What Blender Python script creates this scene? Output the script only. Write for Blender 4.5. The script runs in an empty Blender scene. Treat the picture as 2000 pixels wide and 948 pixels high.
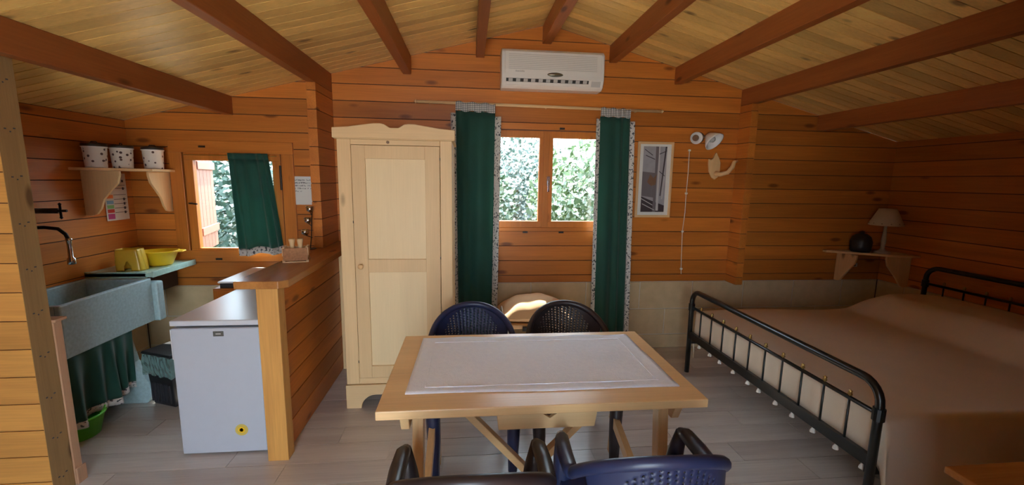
import bpy, bmesh, math, random
from mathutils import Vector, Matrix
random.seed(7)
SC = bpy.context.scene
COL = SC.collection
PI = math.pi
# ------------------------------------------------------------------ camera
FPX, PITCH, YAW, ROLL, CAMH = 826.41, .147292, .102463, .015738, 1.65
_cy, _sy, _cp, _sp = math.cos(YAW), math.sin(YAW), math.cos(PITCH), math.sin(PITCH)
FW = Vector((_sy*_cp, _cy*_cp, -_sp)); RT = Vector((_cy, -_sy, 0)); UP = RT.cross(FW)
RR = math.cos(ROLL)*RT + math.sin(ROLL)*UP; UU = -math.sin(ROLL)*RT + math.cos(ROLL)*UP
CAM = Vector((0, 0, CAMH))
cd = bpy.data.cameras.new('camera'); co = bpy.data.objects.new('camera', cd); COL.objects.link(co)
cd.sensor_width = 36; cd.lens = FPX/2000*36; cd.clip_start = .02
m = Matrix((RR, UU, -FW)).transposed().to_4x4(); m.translation = CAM; co.matrix_world = m
SC.camera = co
def ray(x, y): return FW + RR*((x-1000)/FPX) - UU*((y-474)/FPX)
def on_y(x, y, Y): d = ray(x, y); return CAM + d*(Y/d.y)
def on_z(x, y, Z): d = ray(x, y); return CAM + d*((Z-CAMH)/d.z)
def on_x(x, y, X): d = ray(x, y); return CAM + d*(X/d.x)
# ------------------------------------------------------------------ light
w = bpy.data.worlds.new('world'); SC.world = w; w.use_nodes = True
bg = w.node_tree.nodes['Background']; bg.inputs[0].default_value = (.70, .85, 1, 1); bg.inputs[1].default_value = 10.0
sl = bpy.data.lights.new('sun', 'SUN'); sl.energy = 26; sl.angle = .009; sl.color = (1, .93, .82)
so = bpy.data.objects.new('sun', sl); COL.objects.link(so)
so.rotation_euler = Vector((.03, -math.cos(math.radians(59)), -math.sin(math.radians(59)))).to_track_quat('-Z', 'Y').to_euler()
SC.view_settings.view_transform = 'Standard'; SC.view_settings.look = 'None'
SC.view_settings.gamma = 1; SC.view_settings.use_curve_mapping = False
SC.view_settings.exposure = .4
# ------------------------------------------------------------------ materials
MATS = {}
def _new(name):
    mt = bpy.data.materials.new(name); mt.use_nodes = True
    nt = mt.node_tree; return mt, nt, nt.nodes, nt.links, nt.nodes['Principled BSDF']
def plain(name, col, rough=.5, metal=0, noise=0, scale=20, bump=0, **kw):
    mt, nt, N, L, b = _new(name)
    b.inputs['Base Color'].default_value = (*col, 1); b.inputs['Roughness'].default_value = rough; b.inputs['Metallic'].default_value = metal
    for k, v in kw.items(): b.inputs[k].default_value = v
    if noise or bump:
        tc = N.new('ShaderNodeTexCoord'); n = N.new('ShaderNodeTexNoise'); n.inputs['Scale'].default_value = scale; n.inputs['Detail'].default_value = 5
        L.new(tc.outputs['Object'], n.inputs['Vector'])
        if noise:
            mx = N.new('ShaderNodeMix'); mx.data_type = 'RGBA'
            mx.inputs[6].default_value = (*[c*(1-noise) for c in col], 1); mx.inputs[7].default_value = (*[min(1, c*(1+noise)) for c in col], 1)
            L.new(n.outputs['Fac'], mx.inputs[0]); L.new(mx.outputs[2], b.inputs['Base Color'])
        if bump:
            bp = N.new('ShaderNodeBump'); bp.inputs['Strength'].default_value = bump; bp.inputs['Distance'].default_value = .01
            L.new(n.outputs['Fac'], bp.inputs['Height']); L.new(bp.outputs[0], b.inputs['Normal'])
    MATS[name] = mt; return mt
def wood(name, c, axis, rough=.45, knots=1, var=.22, contrast=.22, gloss=.4):
    mt, nt, N, L, b = _new(name)
    tc = N.new('ShaderNodeTexCoord'); oi = N.new('ShaderNodeObjectInfo')
    cm = N.new('ShaderNodeCombineXYZ')
    for i, k in enumerate((31, 47, 23)):
        mu = N.new('ShaderNodeMath'); mu.operation = 'MULTIPLY'; mu.inputs[1].default_value = k
        L.new(oi.outputs['Random'], mu.inputs[0]); L.new(mu.outputs[0], cm.inputs[i])
    ad = N.new('ShaderNodeVectorMath'); L.new(tc.outputs['Object'], ad.inputs[0]); L.new(cm.outputs[0], ad.inputs[1])
    def mapped(al, cr):
        mp = N.new('ShaderNodeMapping'); s = [cr]*3; s['XYZ'.index(axis)] = al; mp.inputs['Scale'].default_value = s
        L.new(ad.outputs[0], mp.inputs['Vector']); return mp
    def noise(mp, det, dist=0):
        n = N.new('ShaderNodeTexNoise'); n.inputs['Scale'].default_value = 1; n.inputs['Detail'].default_value = det
        n.inputs['Distortion'].default_value = dist; L.new(mp.outputs[0], n.inputs['Vector']); return n
    n1 = noise(mapped(.7, 7), 3, .8); n2 = noise(mapped(4, 120), 3)
    vo = N.new('ShaderNodeTexVoronoi'); vo.inputs['Scale'].default_value = 1; vo.feature = 'F1'
    L.new(mapped(2.6, 7.5).outputs[0], vo.inputs['Vector'])
    kr = N.new('ShaderNodeValToRGB'); kr.color_ramp.elements[0].position = .09; kr.color_ramp.elements[1].position = .19
    kr.color_ramp.elements[0].color = (1, 1, 1, 1); kr.color_ramp.elements[1].color = (0, 0, 0, 1); L.new(vo.outputs['Distance'], kr.inputs[0])
    sp = N.new('ShaderNodeSeparateColor'); L.new(vo.outputs['Color'], sp.inputs[0])
    gt = N.new('ShaderNodeMath'); gt.operation = 'GREATER_THAN'; gt.inputs[1].default_value = 1-.5*knots; L.new(sp.outputs[0], gt.inputs[0])
    km = N.new('ShaderNodeMath'); km.operation = 'MULTIPLY'; L.new(kr.outputs[0], km.inputs[0]); L.new(gt.outputs[0], km.inputs[1])
    k2 = N.new('ShaderNodeMath'); k2.operation = 'MULTIPLY'; k2.inputs[1].default_value = .8; L.new(km.outputs[0], k2.inputs[0])
    r1 = N.new('ShaderNodeValToRGB'); r1.color_ramp.elements[0].position = .3; r1.color_ramp.elements[1].position = .7
    lo = [c[0]*(1-contrast*.75), c[1]*(1-contrast), c[2]*(1-contrast)]; hi = [min(1, x*(1+contrast*.35)) for x in c]
    r1.color_ramp.elements[0].color = (*lo, 1); r1.color_ramp.elements[1].color = (*hi, 1); L.new(n1.outputs['Fac'], r1.inputs[0])
    def mixc(fac, a, bcol, mode='MIX', f=None):
        mx = N.new('ShaderNodeMix'); mx.data_type = 'RGBA'; mx.blend_type = mode
        if fac is not None: L.new(fac, mx.inputs[0])
        else: mx.inputs[0].default_value = f
        L.new(a, mx.inputs[6])
        if isinstance(bcol, tuple): mx.inputs[7].default_value = bcol
        else: L.new(bcol, mx.inputs[7])
        return mx.outputs[2]
    g = N.new('ShaderNodeMapRange'); g.inputs[1].default_value = .3; g.inputs[2].default_value = .7; g.inputs[3].default_value = 1-min(.1, contrast*.45); g.inputs[4].default_value = 1+min(.06, contrast*.3)
    L.new(n2.outputs['Fac'], g.inputs[0])
    v = N.new('ShaderNodeMapRange'); v.inputs[3].default_value = 1-var; v.inputs[4].default_value = 1+var*.6; L.new(oi.outputs['Random'], v.inputs[0])
    o = mixc(None, r1.outputs[0], g.outputs[0], 'MULTIPLY', 1); o = mixc(None, o, v.outputs[0], 'MULTIPLY', 1)
    o = mixc(k2.outputs[0], o, (c[0]*.22, c[1]*.16, c[2]*.15, 1))
    L.new(o, b.inputs['Base Color']); b.inputs['Roughness'].default_value = rough; b.inputs['Specular IOR Level'].default_value = gloss
    bp = N.new('ShaderNodeBump'); bp.inputs['Strength'].default_value = .12; bp.inputs['Distance'].default_value = .004
    L.new(n2.outputs['Fac'], bp.inputs['Height']); L.new(bp.outputs[0], b.inputs['Normal'])
    MATS[name] = mt; return mt
WALLC = (.64, .212, .034); CEILC = (.92, .60, .19); BEAMC = (.40, .125, .030); PINE = (.76, .52, .265); TABC = (.80, .52, .25); COUNT = (.50, .22, .06)
for a in 'XYZ':
    wood('wall_wood_'+a, WALLC, a, .38); wood('ceil_wood_'+a, CEILC, a, .33, contrast=.2); wood('beam_wood_'+a, BEAMC, a, .42, .8)
    wood('pine_'+a, PINE, a, .5, .12, .05, .09); wood('table_wood_'+a, TABC, a, .35, .3, .05, .12); wood('counter_wood_'+a, COUNT, a, .25, .3, .08, .25)
    wood('pine_panel_'+a, (.82, .62, .35), a, .5, 0, .02, .05); wood('post_wood_'+a, (.70, .36, .09), a, .5, .5, .1, .25)
wood('side_wood', (.52, .30, .17), 'Z', .6, .2, .05, .15); wood('endgrain', (.36, .22, .085), 'Z', .7, .5, .05, .2)
wood('floor_wood', (.62, .57, .52), 'X', .30, .1, .12, .2, 1.0)
plain('dark_joint', (.10, .035, .01), .8); plain('mortar', (.62, .55, .44), .9, noise=.1); plain('grout', (.60, .56, .50), .8)
plain('block_stone', (.60, .45, .26), .85, noise=.22, scale=9, bump=.3)
plain('white_plastic', (.80, .77, .72), .35); plain('ac_dark', (.03, .028, .025), .6); plain('ac_grey', (.55, .53, .50), .5); plain('emblem', (.20, .20, .15), .3, .6)
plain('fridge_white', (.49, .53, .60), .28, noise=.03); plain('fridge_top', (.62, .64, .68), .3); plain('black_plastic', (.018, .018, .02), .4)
plain('seal_black', (.03, .03, .035), .5); plain('sticker_gold', (.62, .47, .10), .5); plain('badge', (.10, .10, .09), .4)
plain('steel', (.65, .66, .68), .22, 1); plain('dark_metal', (.05, .04, .035), .4, .7); plain('brass', (.42, .27, .09), .35, .9)
plain('sink_stone', (.40, .55, .57), .42, noise=.28, scale=55, bump=.08); plain('slab_green', (.38, .58, .50), .3, noise=.25, scale=60)
plain('yellow_plastic', (.88, .55, .02), .35); plain('yellow_clear', (.85, .55, .05), .3, **{'Transmission Weight': .35})
plain('curtain_green', (.009, .080, .055), .75, noise=.25, scale=6, **{'Sheen Weight': .3}); plain('bag', (.42, .66, .62), .18, **{'Transmission Weight': .55, 'Alpha': .8})
plain('bright_green', (.12, .55, .03), .4); plain('paper', (.78, .77, .72), .8); plain('ink', (.06, .06, .07), .8)
plain('chair_navy', (.020, .027, .075), .36, noise=.15, scale=40); plain('chair_brown', (.028, .019, .02), .38, noise=.15, scale=40)
plain('bed_iron', (.008, .010, .010), .28); plain('spread', (.69, .56, .42), .9, noise=.06, scale=6, bump=.1); plain('sheet_white', (.80, .74, .66), .9)
plain('cushion', (.78, .52, .30), .9, noise=.08, scale=12, bump=.1); plain('shade', (.74, .58, .36), .8); plain('lamp_stone', (.42, .37, .28), .6)
plain('enamel', (.85, .82, .78), .3, noise=.03); plain('lid_black', (.03, .02, .015), .4)
plain('pink', (.55, .07, .25), .6); plain('orange', (.85, .28, .10), .6); plain('cyan', (.25, .50, .75), .6); plain('leaf_green', (.25, .55, .2), .6); plain('red', (.6, .05, .03), .6)
plain('print_sky', (.36, .35, .37), .6, noise=.2, scale=15); plain('print_dark', (.05, .035, .04), .6); plain('print_mid', (.16, .14, .15), .6); plain('print_light', (.55, .53, .52), .6); plain('print_brown', (.20, .11, .06), .6)
plain('leaf_a', (.032, .09, .036), .5); plain('leaf_b', (.06, .125, .03), .5); plain('leaf_c', (.024, .064, .042), .5); plain('bark', (.30, .24, .19), .9, noise=.3, scale=14)
for _l in ('leaf_a', 'leaf_b', 'leaf_c'): MATS[_l].node_tree.nodes['Principled BSDF'].inputs['Transmission Weight'].default_value = .25
plain('ground', (.30, .28, .2), .95, noise=.2, scale=3); plain('bounce_ground', (.66, .62, .54), .9, noise=.12, scale=2); plain('shutter_pink', (.34, .15, .10), .7, noise=.1); plain('cord_white', (.75, .70, .6), .6)
plain('crate_cork', (.42, .20, .09), .8, noise=.5, scale=70); plain('lime', (.5, .45, .35), .8)
def glass_mat():
    mt, nt, N, L, b = _new('glass')
    tr = N.new('ShaderNodeBsdfTransparent'); gl = N.new('ShaderNodeBsdfGlossy'); gl.inputs['Roughness'].default_value = .03
    tr.inputs[0].default_value = (.95, .97, .97, 1); ms = N.new('ShaderNodeMixShader'); ms.inputs[0].default_value = .06
    L.new(tr.outputs[0], ms.inputs[1]); L.new(gl.outputs[0], ms.inputs[2]); L.new(ms.outputs[0], N['Material Output'].inputs[0]); MATS['glass'] = mt
glass_mat()
def see_light_through(name, col, f):                       # thin cloth lets window light through
    nt = MATS[name].node_tree; N, L = nt.nodes, nt.links
    t = N.new('ShaderNodeBsdfTranslucent'); t.inputs[0].default_value = (*col, 1); ms = N.new('ShaderNodeMixShader'); ms.inputs[0].default_value = f
    L.new(N['Principled BSDF'].outputs[0], ms.inputs[1]); L.new(t.outputs[0], ms.inputs[2]); L.new(ms.outputs[0], N['Material Output'].inputs[0])
see_light_through('curtain_green', (.01, .20, .15), .22); see_light_through('shade', (.7, .5, .3), .3)
def pattern(name, kind):
    mt, nt, N, L, b = _new(name); tc = N.new('ShaderNodeTexCoord')
    if kind == 'plaid':
        out = None
        for d in 'XZ':
            wv = N.new('ShaderNodeTexWave'); wv.bands_direction = d; wv.inputs['Scale'].default_value = 21; L.new(tc.outputs['Object'], wv.inputs['Vector'])
            r = N.new('ShaderNodeValToRGB'); r.color_ramp.elements[0].position = .12; r.color_ramp.elements[1].position = .3
            r.color_ramp.elements[0].color = (.08, .10, .10, 1); r.color_ramp.elements[1].color = (.72, .70, .66, 1); L.new(wv.outputs['Fac'], r.inputs[0])
            if out is None: out = r.outputs[0]
            else:
                mx = N.new('ShaderNodeMix'); mx.data_type = 'RGBA'; mx.blend_type = 'DARKEN'; mx.inputs[0].default_value = 1; L.new(out, mx.inputs[6]); L.new(r.outputs[0], mx.inputs[7]); out = mx.outputs[2]
        L.new(out, b.inputs['Base Color'])
    else:
        sc = {'stamp': 17, 'dogs': 30, 'terry': 40}[kind]
        vo = N.new('ShaderNodeTexNoise' if kind != 'dogs' else 'ShaderNodeTexVoronoi'); vo.inputs['Scale'].default_value = sc*3.6 if kind == 'stamp' else sc
        L.new(tc.outputs['Object'], vo.inputs['Vector'])
        r = N.new('ShaderNodeValToRGB'); e = r.color_ramp.elements
        if kind == 'stamp': e[0].position = .38; e[1].position = .45; e[0].color = (.05, .06, .07, 1); e[1].color = (.62, .60, .56, 1); L.new(vo.outputs['Fac'], r.inputs[0])
        if kind == 'dogs': e[0].position = .24; e[1].position = .30; e[0].color = (.10, .05, .04, 1); e[1].color = (.80, .72, .62, 1); L.new(vo.outputs['Distance'], r.inputs[0])
        if kind == 'terry':
            e[0].color = (.80, .81, .88, 1); e[1].color = (.88, .89, .94, 1); L.new(vo.outputs['Fac'], r.inputs[0])
            bp = N.new('ShaderNodeBump'); bp.inputs['Strength'].default_value = .35; bp.inputs['Distance'].default_value = .006
            n3 = N.new('ShaderNodeTexNoise'); n3.inputs['Scale'].default_value = 300; L.new(tc.outputs['Object'], n3.inputs['Vector'])
            ad = N.new('ShaderNodeMath'); L.new(vo.outputs['Fac'], ad.inputs[0]); L.new(n3.outputs['Fac'], ad.inputs[1]); L.new(ad.outputs[0], bp.inputs['Height']); L.new(bp.outputs[0], b.inputs['Normal'])
        L.new(r.outputs[0], b.inputs['Base Color'])
    b.inputs['Roughness'].default_value = .85 if kind != 'dogs' else .3; MATS[name] = mt
pattern('plaid', 'plaid'); pattern('stamp', 'stamp'); pattern('canister_print', 'dogs'); pattern('terry', 'terry')
# ------------------------------------------------------------------ geometry helpers
class MB:
    def __init__(s): s.v = []; s.f = []; s.mi = []; s.m = 0
    def add(s, vs, fs):
        o = len(s.v); s.v += [tuple(v) for v in vs]; s.f += [tuple(i+o for i in f) for f in fs]; s.mi += [s.m]*len(fs); return s
    def box(s, x0, x1, y0, y1, z0, z1):
        return s.add([(x, y, z) for z in (z0, z1) for y in (y0, y1) for x in (x0, x1)], [(0, 2, 3, 1), (4, 5, 7, 6), (0, 1, 5, 4), (2, 6, 7, 3), (0, 4, 6, 2), (1, 3, 7, 5)])
    def prism(s, poly, a, b, axis='Y'):
        n = len(poly)
        mk = {'Y': lambda p, t: (p[0], t, p[1]), 'X': lambda p, t: (t, p[0], p[1]), 'Z': lambda p, t: (p[0], p[1], t)}[axis]
        return s.add([mk(p, a) for p in poly]+[mk(p, b) for p in poly], [tuple(range(n)), tuple(range(2*n-1, n-1, -1))]+[(i, i+n, (i+1) % n+n, (i+1) % n) for i in range(n)])
    def tube(s, pts, r, n=8, r2=None, cap=True, oval=1):
        pts = [Vector(p) for p in pts]; k = len(pts); rs = r if isinstance(r, (list, tuple)) else [r+(r2-r)*i/(k-1) if r2 is not None else r for i in range(k)]
        vs = []; ref = None
        for i, p in enumerate(pts):
            t = (pts[min(i+1, k-1)]-pts[max(i-1, 0)]).normalized()
            if ref is None: ref = t.orthogonal().normalized() if abs(t.z) > .95 else t.cross(Vector((0, 0, 1))).normalized()
            ref = (ref - t*ref.dot(t)).normalized(); bi = t.cross(ref)
            for j in range(n):
                a = 2*PI*j/n; vs.append(p+(ref*math.cos(a)*oval+bi*math.sin(a))*rs[i])
        fs = [(i*n+j, i*n+(j+1) % n, (i+1)*n+(j+1) % n, (i+1)*n+j) for i in range(k-1) for j in range(n)]
        if cap: fs += [tuple(range(n-1, -1, -1)), tuple(range((k-1)*n, k*n))]
        return s.add(vs, fs)
    def bar(s, p, q, w, h, up=(0, 0, 1)):
        p, q = Vector(p), Vector(q); t = (q-p).normalized(); sd = t.cross(Vector(up)).normalized(); u = sd.cross(t)
        return s.add([c+sd*a*w/2+u*b*h/2 for c in (p, q) for a, b in ((-1, -1), (1, -1), (1, 1), (-1, 1))], [(3, 2, 1, 0), (4, 5, 6, 7)]+[(i, (i+1) % 4, (i+1) % 4+4, i+4) for i in range(4)])
    def lathe(s, prof, c=(0, 0, 0), n=20, sx=1, sy=1):
        k = len(prof); vs = [(c[0]+r*math.cos(2*PI*j/n)*sx, c[1]+r*math.sin(2*PI*j/n)*sy, c[2]+z) for r, z in prof for j in range(n)]
        fs = [(i*n+j, i*n+(j+1) % n, (i+1)*n+(j+1) % n, (i+1)*n+j) for i in range(k-1) for j in range(n)]
        if prof[0][0] > 1e-5: fs.append(tuple(range(n-1, -1, -1)))
        if prof[-1][0] > 1e-5: fs.append(tuple(range((k-1)*n, k*n)))
        return s.add(vs, fs)
    def grid(s, fn, nu, nv, keep=None):
        vs = [fn(i/nu, j/nv) for j in range(nv+1) for i in range(nu+1)]
        return s.add(vs, [(j*(nu+1)+i, j*(nu+1)+i+1, (j+1)*(nu+1)+i+1, (j+1)*(nu+1)+i) for j in range(nv) for i in range(nu) if keep is None or keep(i, j)])
    def xf(s, M): s.v = [tuple(M @ Vector(v)) for v in s.v]; return s
    def build(s, name, mat, parent=None, smooth=False, bevel=0, solid=0, subsurf=0, seg=2):
        me = bpy.data.meshes.new(name); me.from_pydata(s.v, [], s.f)
        bm = bmesh.new(); bm.from_mesh(me); bmesh.ops.recalc_face_normals(bm, faces=bm.faces); bm.to_mesh(me); bm.free()
        for mm in (mat if isinstance(mat, (list, tuple)) else [mat]): me.materials.append(MATS[mm])
        if any(s.mi): me.polygons.foreach_set('material_index', s.mi)
        if smooth: me.shade_smooth()
        o = bpy.data.objects.new(name, me); COL.objects.link(o)
        if parent is not None: o.parent = parent
        if solid: md = o.modifiers.new('solid', 'SOLIDIFY'); md.thickness = solid; md.offset = 0
        if bevel:
            md = o.modifiers.new('bevel', 'BEVEL'); md.width = bevel; md.segments = seg; md.limit_method = 'ANGLE'
        if subsurf: md = o.modifiers.new('sub', 'SUBSURF'); md.levels = subsurf; md.render_levels = subsurf
        return o
def tag(o, label, cat, group=None):
    o['label'] = label; o['category'] = cat
    if group: o['group'] = group
    return o
def thing(name, label, cat, loc=(0, 0, 0), rz=0, group=None):
    o = bpy.data.objects.new(name, None); o.empty_display_size = .1; COL.objects.link(o); o.location = loc; o.rotation_euler.z = rz
    return tag(o, label, cat, group)
def structure(o): o['kind'] = 'structure'; return o
def part(name, mat, parent, **kw): return lambda mb: mb.build(name, mat, parent, **kw)
def box(name, mat, parent, x0, x1, y0, y1, z0, z1, bevel=.003, **kw): return MB().box(x0, x1, y0, y1, z0, z1).build(name, mat, parent, bevel=bevel, **kw)
def copy_tree(o, parent=None):
    c = o.copy(); COL.objects.link(c); c.parent = parent
    for ch in list(o.children): copy_tree(ch, c)
    return c
# ------------------------------------------------------------------ room dimensions
XL, XR, YB, YF = -2.82, 4.22, 3.89, -1.25
RX, RZ, SL = .69, 2.998, .26
ZW = .684                                   # stone plinth height
EAVE = RZ-SL*(RX-XL)
def roof(x): return RZ-SL*abs(x-RX)
ROWS = [ZW]+[.757+.1403*k for k in range(17)]
def clip(poly):
    for sgn in (1, -1):                      # keep z <= RZ - sgn*SL*(x-RX)
        g = lambda p: RZ-sgn*SL*(p[0]-RX)-p[1]
        out = []
        for i in range(len(poly)):
            a, b = poly[i], poly[(i+1) % len(poly)]; ga, gb = g(a), g(b)
            if ga >= 0: out.append(a)
            if ga*gb < 0: t = ga/(ga-gb); out.append((a[0]+(b[0]-a[0])*t, a[1]+(b[1]-a[1])*t))
        poly = out
        if len(poly) < 3: return []
    return poly
# ---- floor
fl = structure(MB().box(XL-.1, XR+.1, YF-.1, YB+.1, -.12, -.004).build('floor', 'grout'))
TL, TW = .90, .18; base_tile = None; r = 0; y = YF
while y < YB:
    off = (r*.37 % 1)*TL; x = XL-off
    while x < XR:
        x0, x1 = max(x, XL), min(x+TL, XR); y1 = min(y+TW, YB)
        if x1-x0 > .05:
            if x1-x0 > TL-.001 and y1-y > TW-.001:
                if base_tile is None:
                    base_tile = MB().box(0, TL-.004, 0, TW-.004, -.01, 0).build('tile', 'floor_wood', fl); t = base_tile
                else: t = base_tile.copy(); COL.objects.link(t)
                t.location = (x0, y, 0)
            else: MB().box(x0, x1-.004, y, y1-.004, -.01, 0).build('tile', 'floor_wood', fl)
        x += TL
    y += TW; r += 1
# ---- ceiling
ce = MB()
for s in (-1, 1):
    e = XL-.25 if s < 0 else XR+.25
    a, b = (RX, RZ+.022), (e, RZ+.022-SL*abs(e-RX))
    ce.prism([a, b, (b[0], b[1]+.06), (a[0], a[1]+.06)], YF-.3, YB+.45)
ce = structure(ce.build('ceiling', 'dark_joint'))
CW = .094; n = int((YB-YF)/CW)+1
for s in (-1, 1):
    e = XL if s < 0 else XR; poly = [(RX, RZ), (e, roof(e)), (e, roof(e)+.02), (RX, RZ+.02)]
    first = None
    for i in range(n):
        if first is None: first = o = MB().prism(poly, 0, CW-.007).build('board', 'ceil_wood_X', ce)
        else: o = first.copy(); COL.objects.link(o)
        o.location = (0, YB-(i+1)*CW, 0)
BW = .07
for k in (-2.66, -1.85, -1.185, -.56, None, .56, 1.185, 1.85, 2.65):
    if k is None: x0, x1, h = RX-.05, RX+.03, .155
    elif k < 0: x1 = RX+k; x0 = x1-BW; h = .155
    else: x0 = RX+k; x1 = x0+BW; h = .15
    zt = min(roof(x0), roof(x1)) if k is not None else RZ-.012
    xin = min((x0, x1), key=lambda q: abs(q-RX)); zb = roof(xin)-h
    MB().prism([(x0, zb), (x1, zb), (x1, roof(x1)-.001), (x0, roof(x0)-.001)], YF, YB).build('beam', 'beam_wood_Y', ce, bevel=.004)
# ---- gable walls built of boards and stone blocks
def holes_split(x0, x1, z0, z1, holes):
    segs = [(x0, x1)]
    for hx0, hx1, hz0, hz1 in holes:
        if z1 > hz0+.02 and z0 < hz1-.02:
            ns = []
            for a, b in segs:
                if hx0 > a: ns.append((a, min(b, hx0)))
                if hx1 < b: ns.append((max(a, hx1), b))
            segs = [q for q in ns if q[1]-q[0] > .01]
    return segs
def rects_with_holes(x0, x1, z0, z1, holes):
    zs = sorted({z0, z1, *[h[2] for h in holes], *[h[3] for h in holes]}); out = []
    for a, b in zip(zs, zs[1:]):
        if b > z0 and a < z1: out += [(p, q, a, b) for p, q in holes_split(x0, x1, a, b, holes)]
    return out
def fit_rows(holes):
    rows = list(ROWS)
    return rows
WIN1 = (.10, 1.29, 1.178, 2.10); WIN2 = (-2.405, -1.60, .94, 1.85)
def gable(name, yface, out, holes):
    """yface: inner face; out: +1 if the outside lies towards +y"""
    back = MB(); d0, d1 = yface+out*.008, yface+out*.10
    for p, q, a, b in rects_with_holes(XL-.05, XR+.05, -.1, 3.1, holes):
        pl = clip([(p, a), (q, a), (q, b), (p, b)]) if b > EAVE else [(p, a), (q, a), (q, b), (p, b)]
        if pl: back.prism(pl, min(d0, d1), max(d0, d1))
    wl = structure(back.build(name, 'dark_joint'))
    for z0, z1 in zip(ROWS, ROWS[1:]):
        cuts = {z0, z1}
        for h in holes:
            for hz in h[2:]:
                if z0+.012 < hz < z1-.012: cuts.add(hz)
        cuts = sorted(cuts)
        for a, b in zip(cuts, cuts[1:]):
            for p, q in holes_split(XL, XR, a, b, holes):
                g0 = .0035 if a == z0 else 0; g1 = .0035 if b == z1 else 0
                pl = clip([(p, a+g0), (q, a+g0), (q, b-g1), (p, b-g1)])
                if len(pl) > 2: MB().prism(pl, yface, yface+out*.02).build('board', 'wall_wood_X', wl)
    zr = [0, .142, .407, ZW]
    for p, q, a, b in rects_with_holes(XL, XR, 0, ZW, holes):
        MB().box(p, q, *sorted((yface+out*.005, yface+out*.012)), a, b).build('mortar_bed', 'mortar', wl)
    for i in range(3):
        x = 1.128-.54*9+(.27 if i == 1 else 0)
        while x < XR:
            for p, q in holes_split(max(XL, x), min(XR, x+.54), zr[i], zr[i+1], holes):
                if q-p > .04: MB().box(p+.005, q-.005, *sorted((yface, yface+out*.04)), zr[i]+(.005 if i else 0), zr[i+1]-.005).build('block', 'block_stone', wl, bevel=.004)
            x += .54
    return wl
wall_back = gable('wall_back', YB, 1, [WIN1, WIN2])
DOOR = (-1.05, .25, -.1, 2.05)
wall_front = gable('wall_front', YF, -1, [DOOR])
def side(name, xf, out):
    wl = structure(MB().box(*sorted((xf+out*.008, xf+out*.10)), YF-.05, YB+.05, -.1, EAVE).build(name, 'dark_joint'))
    for z0, z1 in zip(ROWS, ROWS[1:]):
        if z0 > EAVE-.01: break
        MB().box(*sorted((xf, xf+out*.02)), YF, YB, z0+.0035, min(z1, EAVE)-.0035).build('board', 'wall_wood_Y', wl)
    MB().box(*sorted((xf+out*.005, xf+out*.012)), YF, YB, 0, ZW).build('mortar_bed', 'mortar', wl)
    zr = [0, .142, .407, ZW]
    for i in range(3):
        y = YF-(.27 if i == 1 else 0)
        while y < YB:
            a, b = max(YF, y), min(YB, y+.54)
            if b-a > .04: MB().box(*sorted((xf, xf+out*.04)), a+.005, b-.005, zr[i]+(.005 if i else 0), zr[i+1]-.005).build('block', 'block_stone', wl, bevel=.004)
            y += .54
    return wl
ENX, ENY = .93, .45                         # added unseen boarded corner behind the camera, blocks entrance light from the right side
en = structure(MB().box(ENX+.008, ENX+.06, YF, ENY-.008, 0, roof(ENX)-.01).box(ENX+.06, XR, ENY-.06, ENY-.008, 0, roof(XR)).build('wall_light_block', 'dark_joint'))
zz = 0
while zz < roof(XR):
    z1 = min(zz+.1403, roof(ENX)); MB().box(ENX, ENX+.007, YF, ENY, zz+.0035, z1-.0035).build('board', 'wall_wood_Y', en)
    pl = clip([(ENX+.008, zz+.0035), (XR, zz+.0035), (XR, z1-.0035), (ENX+.008, z1-.0035)])
    if len(pl) > 2: MB().prism(pl, ENY-.007, ENY).build('board', 'wall_wood_X', en)
    zz += .1403
pl = clip([(ENX+.008, zz), (XR, zz), (XR, 3), (ENX+.008, 3)])
MB().prism(pl, ENY-.007, ENY).build('board', 'wall_wood_X', en); MB().box(ENX, ENX+.007, YF, ENY, zz, roof(ENX)-.002).build('board', 'wall_wood_Y', en)
side('wall_left', XL, -1); side('wall_right', XR, 1)
# ---- short log stubs under the two deep beams
def stub(name, x0, x1, ya, z0, ztop, mat_end):
    wl = structure(MB().box(x0+.004, x1-.004, ya+.004, YB, z0, ztop-.002).build(name, 'dark_joint'))
    for a, b in zip(ROWS, ROWS[1:]):
        a, b = max(a, z0), min(b, ztop)
        if b-a > .02: MB().box(x0, x1, ya, YB-.001, a+.0025, b-.0025).build('board', 'wall_wood_Y', wl, bevel=.002)
    return wl
XS = RX-1.85
stub('wall_stub_left', XS-.07, XS, 3.48, 1.085, roof(XS)-.155, 0)
stub('wall_stub_right', RX+1.85, RX+1.92, 3.72, ZW, roof(RX+1.85)-.15, 0)
# ---- low partition that carries the counter
pt = structure(MB().box(-1.15, -1.089, 2.47, YB-.001, 0, 1.03).build('wall_partition', 'dark_joint'))
for a, b in zip([0, .16, .30, .44, .58, .72, .86], [.16, .30, .44, .58, .72, .86, 1.04]):
    MB().box(-1.155, -1.085, 2.45, YB-.002, a+.003, b-.003).build('board', 'wall_wood_Y', pt, bevel=.003)
box('post', 'post_wood_Z', pt, -1.165, -1.05, 2.385, 2.47, 0, 1.04)
structure(box('trim_1', 'pine_Z', None, -1.083, -1.045, 3.60, 3.66, 0, 1.035))
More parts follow.
